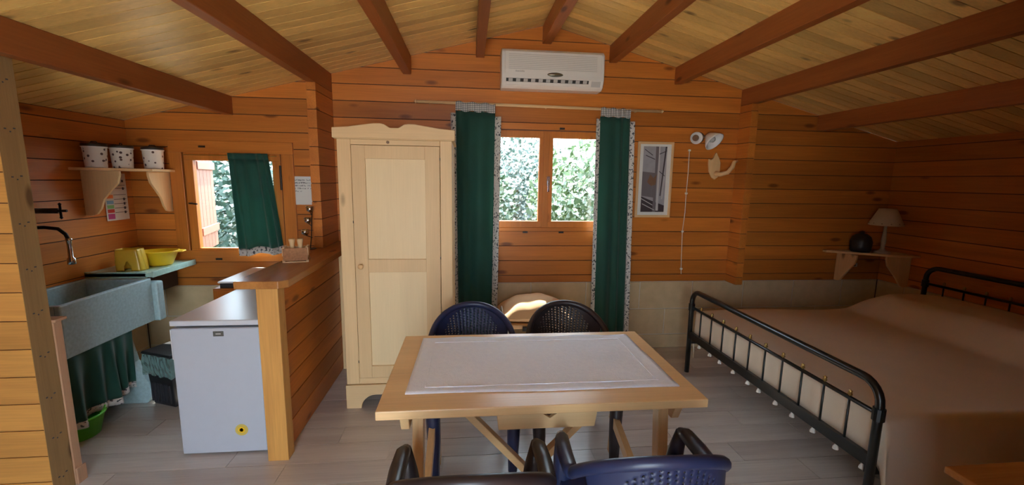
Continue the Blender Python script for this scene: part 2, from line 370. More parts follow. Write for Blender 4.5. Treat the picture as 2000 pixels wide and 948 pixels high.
# ---- wall that closes the kitchen corner at the left
PX = -2.09; PY0 = 2.155
kw_ = structure(MB().box(XL, PX-.006, PY0+.006, PY0+.108, 0, roof(XL)-.002).build('wall_kitchen', 'dark_joint'))
zz = -.035
while zz < roof(PX):
    z0, z1 = max(0, zz), min(zz+.1403, roof(PX))
    pl = clip([(XL, z0+.0025), (PX-.002, z0+.0025), (PX-.002, z1-.0025), (XL, z1-.0025)])
    if len(pl) > 2: MB().prism(pl, PY0, PY0+.02).build('board', 'post_wood_X', kw_)
    zz += .1403
box('end_post', 'endgrain', kw_, PX-.004, PX, PY0+.001, PY0+.112, 0, roof(PX), bevel=0)
zz = .105
while zz < 2.3:
    for dy, dz, w_ in ((.035, 0, .009), (.056, -.012, .006), (.075, .004, .010)):
        MB().box(PX-.001, PX+.0012, PY0+dy-w_/2, PY0+dy+w_/2, zz+dz-.003, zz+dz+.003).build('notch_mark', 'ink', kw_)
    zz += .1403*1.55
lp = tag(MB().box(-2.13, -2.085, PY0+.114, PY0+.16, 0, .90).build('side_board', 'side_wood', bevel=.004), 'low upright wooden board behind the kitchen wall end, left of the sink', 'board')
box('foot_strip', 'side_wood', lp, -2.085, -2.075, PY0+.114, PY0+.17, 0, .09)
box('cap', 'side_wood', lp, -2.15, -2.075, PY0+.114, PY0+.18, .90, .915)
# ---- windows
def casing(win, x0, x1, z0, z1, wd, mat='wall_wood_'):
    y0, y1 = YB-.018, YB+.02
    box('casing', mat+'X', win, x0, x1, y0, y1, z1-wd, z1); box('casing', mat+'X', win, x0, x1, y0, y1, z0, z0+wd)
    box('casing', mat+'Z', win, x0, x0+wd, y0, y1, z0+wd, z1-wd); box('casing', mat+'Z', win, x1-wd, x1, y0, y1, z0+wd, z1-wd)
def sash(win, x0, x1, z0, z1, wd, yc, wtop=None):
    f = MB()
    wt = wtop or wd
    for a in ((x0, x1, z0, z0+wd), (x0, x1, z1-wt, z1), (x0, x0+wd, z0+wd, z1-wt), (x1-wd, x1, z0+wd, z1-wt)): f.box(a[0], a[1], yc-.02, yc+.025, a[2], a[3])
    s = f.build('sash', 'wall_wood_Z', win, bevel=.002)
    MB().box(x0+wd-.005, x1-wd+.005, yc, yc+.004, z0+wd-.005, z1-wt+.005).build('pane', 'glass', s)
    return s
def reveal(win, h):
    b = MB(); x0, x1, z0, z1 = h
    for a in ((x0, x0+.012, z0, z1), (x1-.012, x1, z0, z1), (x0, x1, z1-.012, z1), (x0, x1, z0, z0+.012)): b.box(a[0], a[1], YB+.02, YB+.16, a[2], a[3])
    b.build('jamb', 'shutter_pink', win)
w1 = thing('window_1', '', ''); del w1['label'], w1['category']; structure(w1)
reveal(w1, WIN1)
sash(w1, .113, .697, 1.213, 2.09, .06, YB+.012); sash(w1, .703, 1.277, 1.213, 2.09, .06, YB+.012)
box('mullion', 'wall_wood_Z', w1, .672, .728, YB-.016, YB-.006, 1.213, 2.09)
hd = MB().tube([(.722, YB-.03, 1.66), (.722, YB-.045, 1.64), (.722, YB-.045, 1.545)], .009).box(.708, .736, YB-.032, YB-.008, 1.60, 1.685).build('handle', 'steel', w1, smooth=False)
for px, pz in ((.84, 2.115), (.52, 1.17), (.86, 1.17)): MB().box(px-.022, px+.022, YB-.022, YB-.002, pz-.008, pz+.008).build('catch', 'dark_metal', w1)
box('sill_strip', 'wall_wood_X', w1, .10, 1.29, YB-.014, YB+.03, 1.178, 1.213)
w2 = thing('window_2', '', ''); del w2['label'], w2['category']; structure(w2)
reveal(w2, WIN2)
casing(w2, -2.50, -1.505, .90, 1.935, .10)
sash(w2, -2.39, -1.615, .952, 1.84, .068, YB+.012)
MB().tube([(-2.355, YB-.01, 1.41), (-2.355, YB-.045, 1.41), (-2.29, YB-.05, 1.405)], .007).build('handle', 'dark_metal', w2)
box('hinge', 'dark_metal', w2, -1.62, -1.605, YB-.03, YB-.012, 1.53, 1.74)
for px, pz in ((-2.23, 1.885), (-2.17, .925)): MB().box(px-.025, px+.025, YB-.026, YB-.015, pz-.008, pz+.008).build('catch', 'dark_metal', w2)
sh = thing('window_shutter', 'pinkish wooden shutter folded open outside the small kitchen window', 'shutter', (-2.41, YB+.17, 0), math.radians(106))
for i in range(5): box('plank', 'shutter_pink', sh, i*.11, i*.11+.106, 0, .025, .95, 1.86)
for z in (1.1, 1.7): box('batten', 'shutter_pink', sh, 0, .545, -.02, 0, z, z+.07)
# ================================================================== kitchen corner
ct = tag(MB().prism([(-1.26, 2.35), (-1.03, 2.35), (-.99, 2.385), (-.99, YB-.003), (-1.26, YB-.003)], 1.042, 1.085, 'Z').build('bar_counter', 'counter_wood_Y', bevel=.004),
         'long varnished wooden counter top on the low plank partition beside the fridge', 'counter')
fr = thing('fridge', 'small white under-counter fridge with a round gold sticker on its door', 'fridge', (-1.44, 2.47, 0))
box('body', 'fridge_white', fr, -.237, .232, .05, .72, .03, .79)
box('top', 'fridge_top', fr, -.242, .237, 0, .74, .80, .832, bevel=.006)
d = box('door', 'fridge_white', fr, -.24, .235, 0, .045, .012, .787, bevel=.008, seg=3)
box('handle_lip', 'fridge_top', d, -.247, -.236, .006, .04, .60, .78, bevel=.003)
box('seal', 'seal_black', fr, -.232, .228, .045, .05, .03, .80, bevel=0)
box('badge', 'badge', d, -.012, .044, -.003, 0, .738, .768, bevel=.001)
MB().box(.002, .03, -.0035, -.003, .75, .756).build('badge_lettering', 'ac_grey', d)
st = MB().lathe([(.036, 0), (.036, .002)], n=28).xf(Matrix.Translation((.098, 0, .155)) @ Matrix.Rotation(PI/2, 4, 'X')).build('round_sticker', 'sticker_gold', d)
MB().lathe([(.020, 0), (.020, .0012), (.011, .0012), (.011, 0)], n=24).xf(Matrix.Translation((.098, -.002, .155)) @ Matrix.Rotation(PI/2, 4, 'X')).build('sticker_ring', 'yellow_plastic', st)
for sx in (-.2, .2):
    for sy in (.08, .66): MB().lathe([(.02, 0), (.02, .03)], (sx, sy, 0), 10).build('foot', 'black_plastic', fr)
cb = thing('hob_cabinet', 'low wooden cupboard under the kitchen window behind the fridge', 'cabinet', (-1.68, 3.24, 0))
box('carcass', 'wall_wood_X', cb, -.2, .40, 0, .62, .06, .82); box('plinth', 'dark_joint', cb, -.18, .38, .03, .6, 0, .06, bevel=0)
box('door', 'wall_wood_Z', cb, -.19, .39, -.018, -.001, .08, .81)
hb = thing('gas_hob', 'thin white gas hob with a black rim on the cupboard under the window', 'hob', (-1.68, 3.26, .82))
box('base', 'ac_dark', hb, -.16, .38, 0, .5, 0, .035); box('lid', 'enamel', hb, -.17, .39, -.01, .51, .037, .05, bevel=.004)
for i in (0, 1): MB().lathe([(.016, 0), (.014, .02)], n=14).xf(Matrix.Translation((-.05+i*.1, 0, .018)) @ Matrix.Rotation(PI/2, 4, 'X')).build('knob', 'black_plastic', hb)
# ---- sink
sk = thing('trough_sink', 'deep blue-green terrazzo trough sink mounted on the left wall', 'sink', (XL+.003, 2.62, 0))
sw, sd, t_ = .455, .72, .035                                  # x-width, y-length
box('front_panel', 'sink_stone', sk, sw-t_, sw, 0, sd, .555, .882, bevel=.008); box('back_panel', 'sink_stone', sk, 0, t_, 0, sd, .555, .882, bevel=.006)
box('end_panel', 'sink_stone', sk, t_, sw-t_, 0, t_, .555, .880, bevel=.004); box('end_panel', 'sink_stone', sk, t_, sw-t_, sd-t_, sd, .555, .880, bevel=.004)
box('bottom', 'sink_stone', sk, t_, sw-t_, t_, sd-t_, .555, .60, bevel=0)
for yy, pw_ in ((-.05, .40), (.50, .53)):
    MB().prism([(.03, 0), (pw_-.04, 0), (pw_, .06), (pw_, .14), (pw_-.12, .30), (.36 if pw_ > .5 else .27, .554), (.03, .554)], yy, yy+.09, 'Y').build('pedestal', 'sink_stone', sk, bevel=.006)
box('ledge', 'sink_stone', sk, .10, sw+.035, sd, sd+.07, .55, .85, bevel=.012)
MB().tube([(.25, .40, .556), (.25, .40, .42), (.28, .45, .38), (.28, .60, .38), (.28, .68, .44)], .02).build('drain_pipe', 'dark_metal', sk, smooth=True)
db = tag(MB().prism([(XL+.002, 3.345), (-2.372, 3.345), (-2.36, 3.36), (-2.36, YB-.022), (XL+.002, YB-.022)], .885, .92, 'Z').build('drainboard', 'slab_green', bevel=.006), 'flat green stone draining slab in the corner beside the trough sink', 'slab')
box('rim', 'slab_green', db, -2.372, -2.358, 3.36, YB-.024, .88, .926); box('end_wall', 'slab_green', db, XL+.002, -2.40, 3.345, 3.36, .84, .926)
for x_ in (-2.55,): box('bracket', 'dark_metal', db, x_, x_+.03, 3.45, YB-.024, .70, .885, bevel=0)
def curtain(name, P, mat, nu=70, nv=24, label=None, parent=None, solid=.003):
    o = MB().grid(P, nu, nv).build(name, mat, parent, smooth=True, solid=solid); return o
# sink skirt
skc = thing('sink_skirt', 'green pleated skirt curtain with printed hem hanging below the sink', 'curtain', (-2.372, 2.52, 0))
def skirt(v0, v1):
    def P(u, v):
        v = v0+(v1-v0)*v; y = .02+u*.58; k = .25+.75*v
        x = .022*k*math.sin(u*31+math.sin(u*9))+.02*v*math.sin(u*12)
        z = .555-v*(.455-.014*math.sin(u*15+1)-.035*u); return (x, y, z)
    return P
fb = curtain('fabric', skirt(0, .9), 'curtain_green', 90, 16, parent=skc); curtain('hem', skirt(.9, 1), 'stamp', 90, 2, parent=skc, solid=.005)
MB().tube([(-.02, 0, .552), (-.02, .62, .552)], .005).build('wire', 'steel', skc)
gb = thing('green_bucket', 'bright green plastic tub peeping out under the sink skirt', 'bucket', (-2.46, 2.74, 0))
MB().lathe([(.10, 0), (.13, .13), (.138, .13), (.138, .14), (.122, .14), (.095, .008), (0, .008)], n=24).build('tub', 'bright_green', gb, smooth=True)
MB().tube([(.13*math.cos(a), .13*math.sin(a), .14+.03*math.sin(a*1)) for a in [PI*i/10 for i in range(11)]], .004, 6).build('handle', 'bright_green', gb)
bn = thing('waste_bin', 'black slatted waste bin with lid and pale green bag below the sink', 'bin', (-2.15, 3.16, 0), math.radians(-22))
def frus(a, b, z0, z1, q=.78): return MB().add([(x*s, y*s, z) for z, s in ((z0, 1), (z1, 1)) for x, y in ((-a, -b), (a, -b), (a, b), (-a, b))], [(0, 1, 2, 3), (7, 6, 5, 4), (0, 1, 5, 4), (1, 2, 6, 5), (2, 3, 7, 6), (3, 0, 4, 7)])
def taper(a0, b0, z0, a1, b1, z1): return MB().add([(-a0, -b0, z0), (a0, -b0, z0), (a0, b0, z0), (-a0, b0, z0), (-a1, -b1, z1), (a1, -b1, z1), (a1, b1, z1), (-a1, b1, z1)], [(3, 2, 1, 0), (4, 5, 6, 7), (0, 1, 5, 4), (1, 2, 6, 5), (2, 3, 7, 6), (3, 0, 4, 7)])
taper(.105, .085, 0, .128, .105, .38).build('body', 'black_plastic', bn, bevel=.008)
for i in range(7):
    for s in (-1,): box('slat', 'seal_black', bn, -.095+i*.028, -.081+i*.028, s*.102, s*.088, .03, .17, bevel=.002)
random.seed(3)
def bagp(u, v):
    a = u*2*PI; q = 1/max(abs(math.cos(a))/.135, abs(math.sin(a))/.112); z = .385-.15*v
    q *= 1+.05*math.sin(v*PI)+.02*math.sin(a*17+v*6)+.02*math.sin(a*29-v*9); return (q*math.cos(a), q*math.sin(a), z+.008*math.sin(a*11))
MB().grid(bagp, 72, 7).build('bag', 'bag', bn)
taper(.142, .118, .386, .136, .112, .405).build('lid', 'black_plastic', bn, bevel=.006)
# tap and spout on the left wall
vt = thing('stop_valve', 'dark brass stop valve with cross handle on the left wall', 'valve', (XL, 3.06, 1.40))
MB().tube([(.0, 0, 0), (.12, .02, 0)], .018, 10).build('body', 'dark_metal', vt, smooth=True)
cr = MB().tube([(.135, .02, -.045), (.135, .02, .045)], .007)
for z in (-.045, .045): cr.lathe([(0, -.011), (.011, 0), (0, .011)], (.135, .02, z), 8)
cr.tube([(.115, .02, 0), (.165, .03, 0)], .009); cr.build('cross_handle', 'dark_metal', vt)
fa = thing('faucet', 'wall spout with dark bent pipe and chrome drop end over the sink', 'faucet', (XL, 2.93, 1.30))
MB().tube([(0, 0, 0), (.14, .02, .005), (.21, .03, -.005), (.245, .035, -.04), (.255, .037, -.07)], .011, 10).build('pipe', 'dark_metal', fa, smooth=True)
MB().lathe([(.016, -.065), (.019, -.08), (.014, -.085), (.013, -.19), (.022, -.20), (.022, -.235), (.015, -.238)][::-1], (.257, .037, 0), 14).build('spout_end', 'steel', fa, smooth=True)
MB().lathe([(.028, 0), (.028, .01)], n=16).xf(Matrix.Rotation(PI/2, 4, 'Y')).build('rose', 'dark_metal', fa)
# yellow things on the slab
uh = thing('utensil_holder', 'amber plastic utensil holder with arched opening on the draining slab', 'holder', (-2.56, 3.45, .921), .1)
def holder(u, v):
    a = u*2*PI; z = v*.165; q = 1/max(abs(math.cos(a))/(.088-.018*v), abs(math.sin(a))/(.055-.008*v)); q = min(q, .092); return (q*math.cos(a)-.01*v, q*math.sin(a), z)
MB().grid(holder, 48, 12, lambda i, j: not (33 <= i <= 38 and j < 5-abs(i-35.5))).build('shell', 'yellow_clear', uh, smooth=True, solid=.004)
yb = thing('yellow_basin', 'bright yellow plastic basin with side handles on the draining slab', 'basin', (-2.50, 3.64, .921), .15)
MB().lathe([(.085, 0), (.095, .012), (.135, .11), (.15, .112), (.15, .119), (.13, .12), (.08, .012), (0, .012)], n=32, sy=.75).build('bowl', 'yellow_plastic', yb, smooth=True)
for s in (-1, 1): MB().prism([(s*.14, -.05), (s*.185, -.03), (s*.185, .03), (s*.14, .05)], .108, .119, 'Z').build('handle', 'yellow_plastic', yb, bevel=.003)
# corner shelf with canisters
ks = thing('corner_shelf', 'wooden corner shelf with two curved brackets in the kitchen corner', 'shelf', (0, 0, 0))
SZ = 1.69
MB().prism([(XL+.002, 3.33), (-2.70, 3.36), (-2.45, 3.60), (-2.44, 3.66), (-2.46, YB-.002), (XL+.002, YB-.002)], SZ-.02, SZ, 'Z').build('board', 'table_wood_X', ks, bevel=.002)
def bracket_prof(a, h): return [(0, 0), (a, 0), (a, -.03), (a*.93, -.09), (a*.72, -.15), (a*.52, -.21), (a*.42, -h+.05), (a*.30, -h+.01), (a*.16, -h), (0, -h)]
MB().prism([(XL+.003+p, SZ-.021+q) for p, q in bracket_prof(.26, .33)], 3.42, 3.44, 'Y').build('bracket', 'table_wood_Z', ks, bevel=.003)
MB().prism([(YB-.003-p, SZ-.021+q) for p, q in bracket_prof(.24, .33)], -2.53, -2.51, 'X').build('bracket', 'table_wood_Z', ks, bevel=.003)
for i, (x, y, wh) in enumerate(((-2.725, 3.45, 'beside the left wall'), (-2.655, 3.60, 'in the middle of the three'), (-2.535, 3.75, 'nearest the small window'))):
    c = thing('canister', 'white enamel canister with animal print, '+wh, 'canister', (x, y, SZ+.001), i*1.9, 'canisters on the kitchen corner shelf')
    MB().lathe([(.060, 0), (.062, .004), (.069, .145), (.072, .147), (.072, .152), (.066, .152), (.06, .01), (0, .01)], n=28).build('body', 'canister_print', c, smooth=True)
    MB().lathe([(.072, .1535), (.074, .158), (.072, .172), (.03, .176), (0, .176)], n=28).build('lid', 'lid_black', c, smooth=True)
    MB().lathe([(.074, .1450), (.0745, .1515)], n=28).build('rim_band', 'enamel', c); MB().tube([(-.025, 0, .175), (-.015, 0, .188), (.015, 0, .188), (.025, 0, .175)], .004).build('knob', 'lid_black', c)
# wall chart on the left wall
ch = thing('wall_chart', 'narrow printed wall chart with coloured rows below the corner shelf', 'chart', (XL+.004, 3.60, 1.28), math.radians(0))
MB().grid(lambda u, v: (.002+.010*math.sin(u*PI), u*.22, v*.37), 8, 4).build('sheet', 'paper', ch, solid=.001)
for k, (z, cl) in enumerate(((.012, 'pink'), (.062, 'red'), (.095, 'leaf_green'), (.13, 'cyan'), (.175, 'orange'))): MB().grid(lambda u, v: (.004+.010*math.sin((.04+u*.25)*PI), .01+u*.055, z+v*(.042 if k == 0 else .028)), 4, 1).build('colour_patch', cl, ch, solid=.001)
for z in (.06, .095, .13, .165, .20, .25, .275): MB().grid(lambda u, v: (.0045+.010*math.sin((.32+u*.6)*PI), .07+u*.13, z+v*.0035), 6, 1).build('printed_line', 'ink', ch, solid=.001)
for z in (.05, .085, .12, .155, .24, .30): MB().grid(lambda u, v: (.005+.010*math.sin((.74+u*.1)*PI), .163+u*.02, z+v*.02), 2, 1).build('printed_figure', 'ink', ch, solid=.001)
# kitchen window curtain
kc = thing('window_curtain', 'short green curtain with printed hem over the small kitchen window', 'curtain', (0, YB-.05, 0))
def kcur(v0, v1, o=0):
    def P(u, v):
        v = v0+(v1-v0)*v; xl = -2.005+.045*v*(1-.15*v); xr = -1.695+.085*v; x = xl+(xr-xl)*u
        return (x, o-.012-(.008+.014*v)*(.7*math.sin(u*29+2.2*math.sin(u*6+.5))+.4*math.sin(u*17+2*v)), 1.835-v*(.87-.02*u+.012*math.sin(u*10)))
    return P
curtain('heading', kcur(0, .06, -.004), 'curtain_green', 60, 3, parent=kc, solid=.008); curtain('fabric', kcur(.06, .93), 'curtain_green', 80, 14, parent=kc); curtain('hem', kcur(.93, 1), 'stamp', 80, 2, parent=kc, solid=.005)
MB().tube([(-2.37, .01, 1.815), (-1.63, .01, 1.815)], .004, 6).build('rod', 'brass', kc)
# note on the wall
nt_ = thing('wall_note', 'white handwritten note pinned to the wall beside the kitchen window', 'note', (-1.555, YB-.002, 1.405))
MB().grid(lambda u, v: (u*.275, -.003-.006*math.sin(u*PI), v*.245), 6, 4).build('sheet', 'paper', nt_, solid=.001)
hw = MB(); random.seed(11)
for row in range(5):
    x = .02+random.random()*.015; z = .208-row*.024
    while x < (.23 if row < 4 else .11):
        h = .006+random.random()*.007; yy = -.0045-.006*math.sin(x/.275*PI)
        hw.box(x, x+.002, yy, yy+.0005, z, z+h); hw.box(x, x+.006, yy, yy+.0005, z+random.random()*h, z+h); x += .009 if random.random() < .8 else .022
hw.build('handwriting', 'ink', nt_)
# crate with shakers
wc = thing('wooden_crate', 'small pale wooden crate with cork-brown front on the counter', 'crate', (-1.14, 2.88, 1.086), math.radians(14))
for s in (-1, 1):
    box('end_panel', 'pine_Z', wc, s*.075-.004, s*.075+.004, 0, .10, 0, .018, bevel=.001); box('end_panel', 'pine_Z', wc, s*.075-.004, s*.075+.004, 0, .10, .045, .10, bevel=.001)
    for y in (.0, .088): box('corner_post', 'pine_Z', wc, s*.068-.006, s*.068+.006, y, y+.012, .001, .103, bevel=.001)
    box('side_panel', 'crate_cork' if s < 0 else 'pine_X', wc, -.074, .074, -.004 if s < 0 else .1, 0 if s < 0 else .104, .012, .096, bevel=.001)
box('floor_board', 'pine_X', wc, -.07, .07, .0, .1, 0, .006, bevel=0)
for i, wh in enumerate(('left', 'right')):
    s_ = thing('wooden_shaker', 'pale turned wooden shaker, the %s one standing in the crate' % wh, 'shaker', (-1.175+i*.05, 2.925+i*.005, 1.093), group='wooden shakers in the crate')
    MB().lathe([(.018, 0), (.018, .06), (.013, .09), (.016, .115), (.020, .135), (.019, .145), (0, .148)], n=16).build('body', 'pine_Z', s_, smooth=True)
vs_ = thing('votive_stand', 'dark metal stand with three small glass cups at the counter end', 'candle holder', (-1.245, 3.44, 1.086))
MB().lathe([(.045, 0), (.045, .004), (0, .006)], n=18).build('base', 'dark_metal', vs_)
MB().tube([(0, 0, .004), (.012, 0, .10), (.022, -.005, .22), (.03, 0, .33)], .004, 6).build('stem', 'dark_metal', vs_)
for x, y, z in ((-.025, -.02, .11), (-.012, .015, .20), (.012, 0, .29)):
    cu = MB().lathe([(.012, 0), (.026, .012), (.03, .045), (.027, .045), (.02, .012), (0, .006)], (x, y, z), 16).build('glass_cup', 'steel', vs_, smooth=True)
    MB().tube([(x, y, z), (.02, 0, z-.02)], .003, 5).build('arm', 'dark_metal', vs_)
# ================================================================== wardrobe
wd = thing('wardrobe', 'tall pale pine wardrobe with one panelled door and scalloped top', 'wardrobe', (-.868, 2.95, 0))
W, DP = .752, .55
for s in (0, 1): box('side_panel', 'pine_Z', wd, s*(W-.02), s*(W-.02)+.02, .022, DP, 0, 1.90)
box('back_panel', 'pine_Z', wd, .02, W-.02, DP-.01, DP, .17, 1.90, bevel=0); box('top_panel', 'pine_X', wd, -.015, W+.015, -.01, DP, 1.90, 1.918)
box('bottom_panel', 'pine_X', wd, .02, W-.02, .022, DP-.01, .155, .172, bevel=0)
box('stile', 'pine_Z', wd, .0, .088, 0, .022, .18, 1.90); box('stile', 'pine_Z', wd, W-.079, W, 0, .022, .18, 1.90); box('rail', 'pine_X', wd, .088, W-.079, 0, .022, 1.865, 1.90)
box('rail', 'pine_X', wd, .088, W-.079, 0, .022, .18, .225)
pb = [(-.006, 0), (.098, 0)]+[(.098+.10*(1-math.cos(a)), .10*math.sin(a)) for a in [PI/2*i/6 for i in range(1, 7)]]
pb = pb+[(W-x, z) for x, z in pb[::-1]]+[(W+.006, .177), (-.006, .177)]
MB().prism(pb, -.012, .02).build('plinth', 'pine_X', wd, bevel=.003)
half = [(0, 1.966), (.1, 1.975), (.18, 1.988), (.25, 1.999), (.29, 2.0), (.315, 1.995), (.335, 1.982), (.35, 1.972)]
prof = [(-.022+x*(W/2+.022)/.376, z+.004) for x, z in half]
prof = prof+[(W-x, z) for x, z in prof[::-1]]
MB().prism([(-.022, 1.905), (W+.022, 1.905)]+prof[::-1], -.022, .012).build('cornice', 'pine_X', wd, bevel=.004)
dx0, dx1, dz0, dz1 = .091, W-.082, .228, 1.862
dr = MB()
for a in ((dx0, dx0+.088, dz0, dz1), (dx1-.098, dx1, dz0, dz1), (dx0+.0881, dx1-.0981, dz0, dz0+.088), (dx0+.0881, dx1-.0981, 1.775, dz1), (dx0+.0881, dx1-.0981, 1.0, 1.092)): dr.box(a[0], a[1], -.004, .018, a[2], a[3])
dr = dr.build('door', 'pine_Z', wd, bevel=.002)
box('panel', 'pine_panel_Z', dr, dx0+.085, dx1-.095, .010, .016, dz0+.085, 1.002, bevel=0); box('panel', 'pine_panel_Z', dr, dx0+.085, dx1-.095, .010, .016, 1.09, 1.777, bevel=0)
MB().lathe([(.008, 0), (.008, .012), (.017, .018), (.019, .026), (.014, .033), (0, .035)], n=16).xf(Matrix.Translation((dx0+.04, -.004, 1.045)) @ Matrix.Rotation(PI/2, 4, 'X')).build('knob', 'table_wood_Z', dr, smooth=True)
for z in (.35, .60, 1.1, 1.35, 1.78): MB().box(dx1-.001 if z in (.60, 1.1, 1.78) else dx0-.004, dx1+.004 if z in (.60, 1.1, 1.78) else dx0+.001, -.006, .004, z-.008, z+.008).build('hinge', 'dark_metal', dr)
MB().lathe([(.010, 0), (.010, .004), (.004, .005)], n=14).xf(Matrix.Translation((.33, 0, 1.884)) @ Matrix.Rotation(PI/2, 4, 'X')).build('plug', 'print_brown', wd)
# ================================================================== air conditioner
ac = thing('air_conditioner', 'white split air conditioner high on the gable wall', 'air conditioner', (.27, YB, 2.425))
W2, H2, D2 = .885, .315, .19
pa = [(0, 0), (-.13, 0), (-.165, .02), (-D2, .075), (-D2-.004, .14), (-D2+.004, H2-.03), (-D2+.035, H2), (0, H2)]
MB().prism(pa, 0, W2, 'X').build('body', 'white_plastic', ac, bevel=.012, seg=3)
MB().prism([(-D2-.0075, .105), (-D2-.012, .14), (-D2-.004, H2-.028), (-D2+.006, H2-.028)], .03, W2-.03, 'X').build('front_panel', 'white_plastic', ac, bevel=.003)
for i in range(9):
    z = .145+i*.0145; yb_ = -D2-.0125+(z-.14)*.052
    MB().box(.06, W2-.07, yb_-.001, yb_+.006, z, z+.0035).build('rib', 'ac_grey', ac)
def slope(z0, z1, x0, x1, off): # patch lying on the lower slanted front
    f = lambda z: -.165-(z-.02)/.055*.025-off
    return MB().add([(x0, f(z0), z0), (x1, f(z0), z0), (x1, f(z1), z1), (x0, f(z1), z1), (x0, f(z0)+.01, z0), (x1, f(z0)+.01, z0), (x1, f(z1)+.01, z1), (x0, f(z1)+.01, z1)], [(0, 1, 2, 3), (4, 7, 6, 5), (0, 4, 5, 1), (1, 5, 6, 2), (2, 6, 7, 3), (3, 7, 4, 0)])
slope(.046, .072, .04, W2-.135, .0015).build('air_slot', 'ac_dark', ac); fp = slope(.022, .046, .04, W2-.135, .006).build('flap', 'white_plastic', ac, bevel=.002)
for i in range(11): slope(.048, .070, .06+i*.064, .095+i*.064, .003).build('vane', 'ac_grey', ac)
slope(.026, .068, W2-.11, W2-.03, .003).build('display', 'ac_grey', ac)
MB().lathe([(.068, 0), (.06, .006), (0, .008)], n=28, sy=.26).xf(Matrix.Translation((.455, -D2-.009, .108)) @ Matrix.Rotation(PI/2, 4, 'X')).build('emblem', 'emblem', ac, smooth=True)
lg = MB()
for i in range(7): lg.box(.118+i*.011, .126+i*.011, -D2-.0135, -D2-.009, .122, .122+(.012 if i in (0, 5) else .009))
lg.build('lettering', 'ac_grey', ac)
# ================================================================== curtains and rod
rd = thing('curtain_rod', 'pale wooden curtain rod above the double window', 'rod', (0, 0, 0))
p, q = on_y(812, 198, 3.80), on_y(1293, 218, 3.80)
MB().tube([p, q], .013, 10).build('pole', 'pine_X', rd, smooth=True)
for k in (.05, .52, .90):
    c = p.lerp(q, k); MB().tube([(c.x, c.y, c.z), (c.x, YB, c.z)], .008, 8).build('holder', 'pine_Y', rd)
for c in (p, q): MB().lathe([(0, -.018), (.018, 0), (0, .018)], c, 12).build('finial', 'pine_X', rd, smooth=True)
def long_curtain(label, tl, tr, bl, br, ph, zb):
    Yc = 3.80; c = thing('long_curtain', label, 'curtain', (0, Yc, 0), group='long green curtains of the double window')
    zt = (tl[1]+tr[1])/2
    def S(u0, u1, v0, v1, amp=1, off=0):
        def P(u, v):
            u = u0+(u1-u0)*u; v = v0+(v1-v0)*v
            x = (tl[0]+(tr[0]-tl[0])*u)*(1-v)+(bl[0]+(br[0]-bl[0])*u)*v
            zz = (tl[1]+(tr[1]-tl[1])*u)*(1-v)+zb*v
            return (x, off-.012-amp*(.012+.012*v)*(.75*math.sin(u*23+ph+2.2*math.sin(u*5+ph))+.4*math.sin(u*13+1.5*v+ph)), zz)
        return P
    curtain('fabric', S(.10, .88, .02, 1), 'curtain_green', 90, 30, parent=c); curtain('border', S(0, .10, .03, 1), 'stamp', 10, 30, parent=c, solid=.005); curtain('border', S(.88, 1, .035, 1), 'stamp', 12, 30, parent=c, solid=.005)
    curtain('heading', lambda u, v: S(.1, .88, 0, .01)(u, 0)[:1]+(-.028+.004*math.sin(u*40), tl[1]+(tr[1]-tl[1])*u+.03-.075*v+.006*math.sin(u*19)), 'plaid', 60, 4, parent=c, solid=.004)
    return c
def wl_(x, y): v = on_y(x, y, 3.80); return (v.x, v.z)
long_curtain('long green curtain with printed borders beside the wardrobe', wl_(880, 206), wl_(979, 212), wl_(887, 600), wl_(970, 600), 0, .2)
long_curtain('long green curtain with printed borders beside the framed picture', wl_(1165, 218), wl_(1239, 222), wl_(1153, 645), wl_(1226, 645), 2, .2)
# ================================================================== picture, spot lamp, hook, cable
pc = thing('framed_picture', 'light wooden frame with a grey print of birch trunks', 'picture', (1.735, YB-.002, 1.668)); pc.rotation_euler.y = math.radians(-.2)
hw_, hh = .173, .352
for a in ((-hw_, hw_, hh-.022, hh), (-hw_, hw_, -hh, -hh+.022)): box('frame_bar', 'table_wood_X', pc, a[0], a[1], -.022, 0, a[2], a[3])
for s in (-1, 1): box('frame_bar', 'table_wood_Z', pc, min(s*hw_, s*(hw_-.022)), max(s*hw_, s*(hw_-.022)), -.022, 0, -hh+.022, hh-.022)
MB().box(-hw_+.02, hw_-.02, -.012, -.004, -hh+.02, hh-.02).build('mount', 'paper', pc)
g = MB(); X0, X1, Z0, Z1 = -.118, .112, -.30, .31; yy = -.0125
def quad(m, pts, k): g.m = m; g.add([(X0+(X1-X0)*a, yy-.0002*k, Z0+(Z1-Z0)*b) for a, b in pts], [tuple(range(len(pts)))])
quad(0, [(0, 0), (1, 0), (1, 1), (0, 1)], 0); quad(2, [(0, .25), (.55, .22), (.55, .60), (0, .62)], 1); quad(1, [(0, 0), (1, 0), (1, .10), (.4, .18), (0, .24)], 2)
quad(2, [(.50, 0), (.63, 0), (.62, .5), (.66, 1), (.52, 1), (.53, .5)], 3); quad(3, [(.64, .02), (.75, .02), (.72, .5), (.70, 1), (.64, 1), (.66, .5)], 4)
quad(1, [(.78, .25), (.82, .25), (.98, 1), (.92, 1)], 5); quad(3, [(.86, .2), (.90, .2), (1, .8), (1, .95)], 5); quad(4, [(.22, .46), (.34, .58), (.48, .52), (.60, .58), (.58, .42), (.40, .40), (.30, .43)], 6)
for a, b, c_, d_ in ((.05, .95, .40, .86), (.1, .86, .5, .80), (.68, .88, .98, .93), (.42, .2, .44, .42), (.05, .12, .6, .02), (.0, .2, .5, .1), (.7, .62, .95, .55)): quad(1 if b > .3 else 3, [(a, b), (c_, d_), (c_, d_+.012), (a, b+.012)], 7)
g.build('print', ['print_sky', 'print_dark', 'print_mid', 'print_light', 'print_brown'], pc)
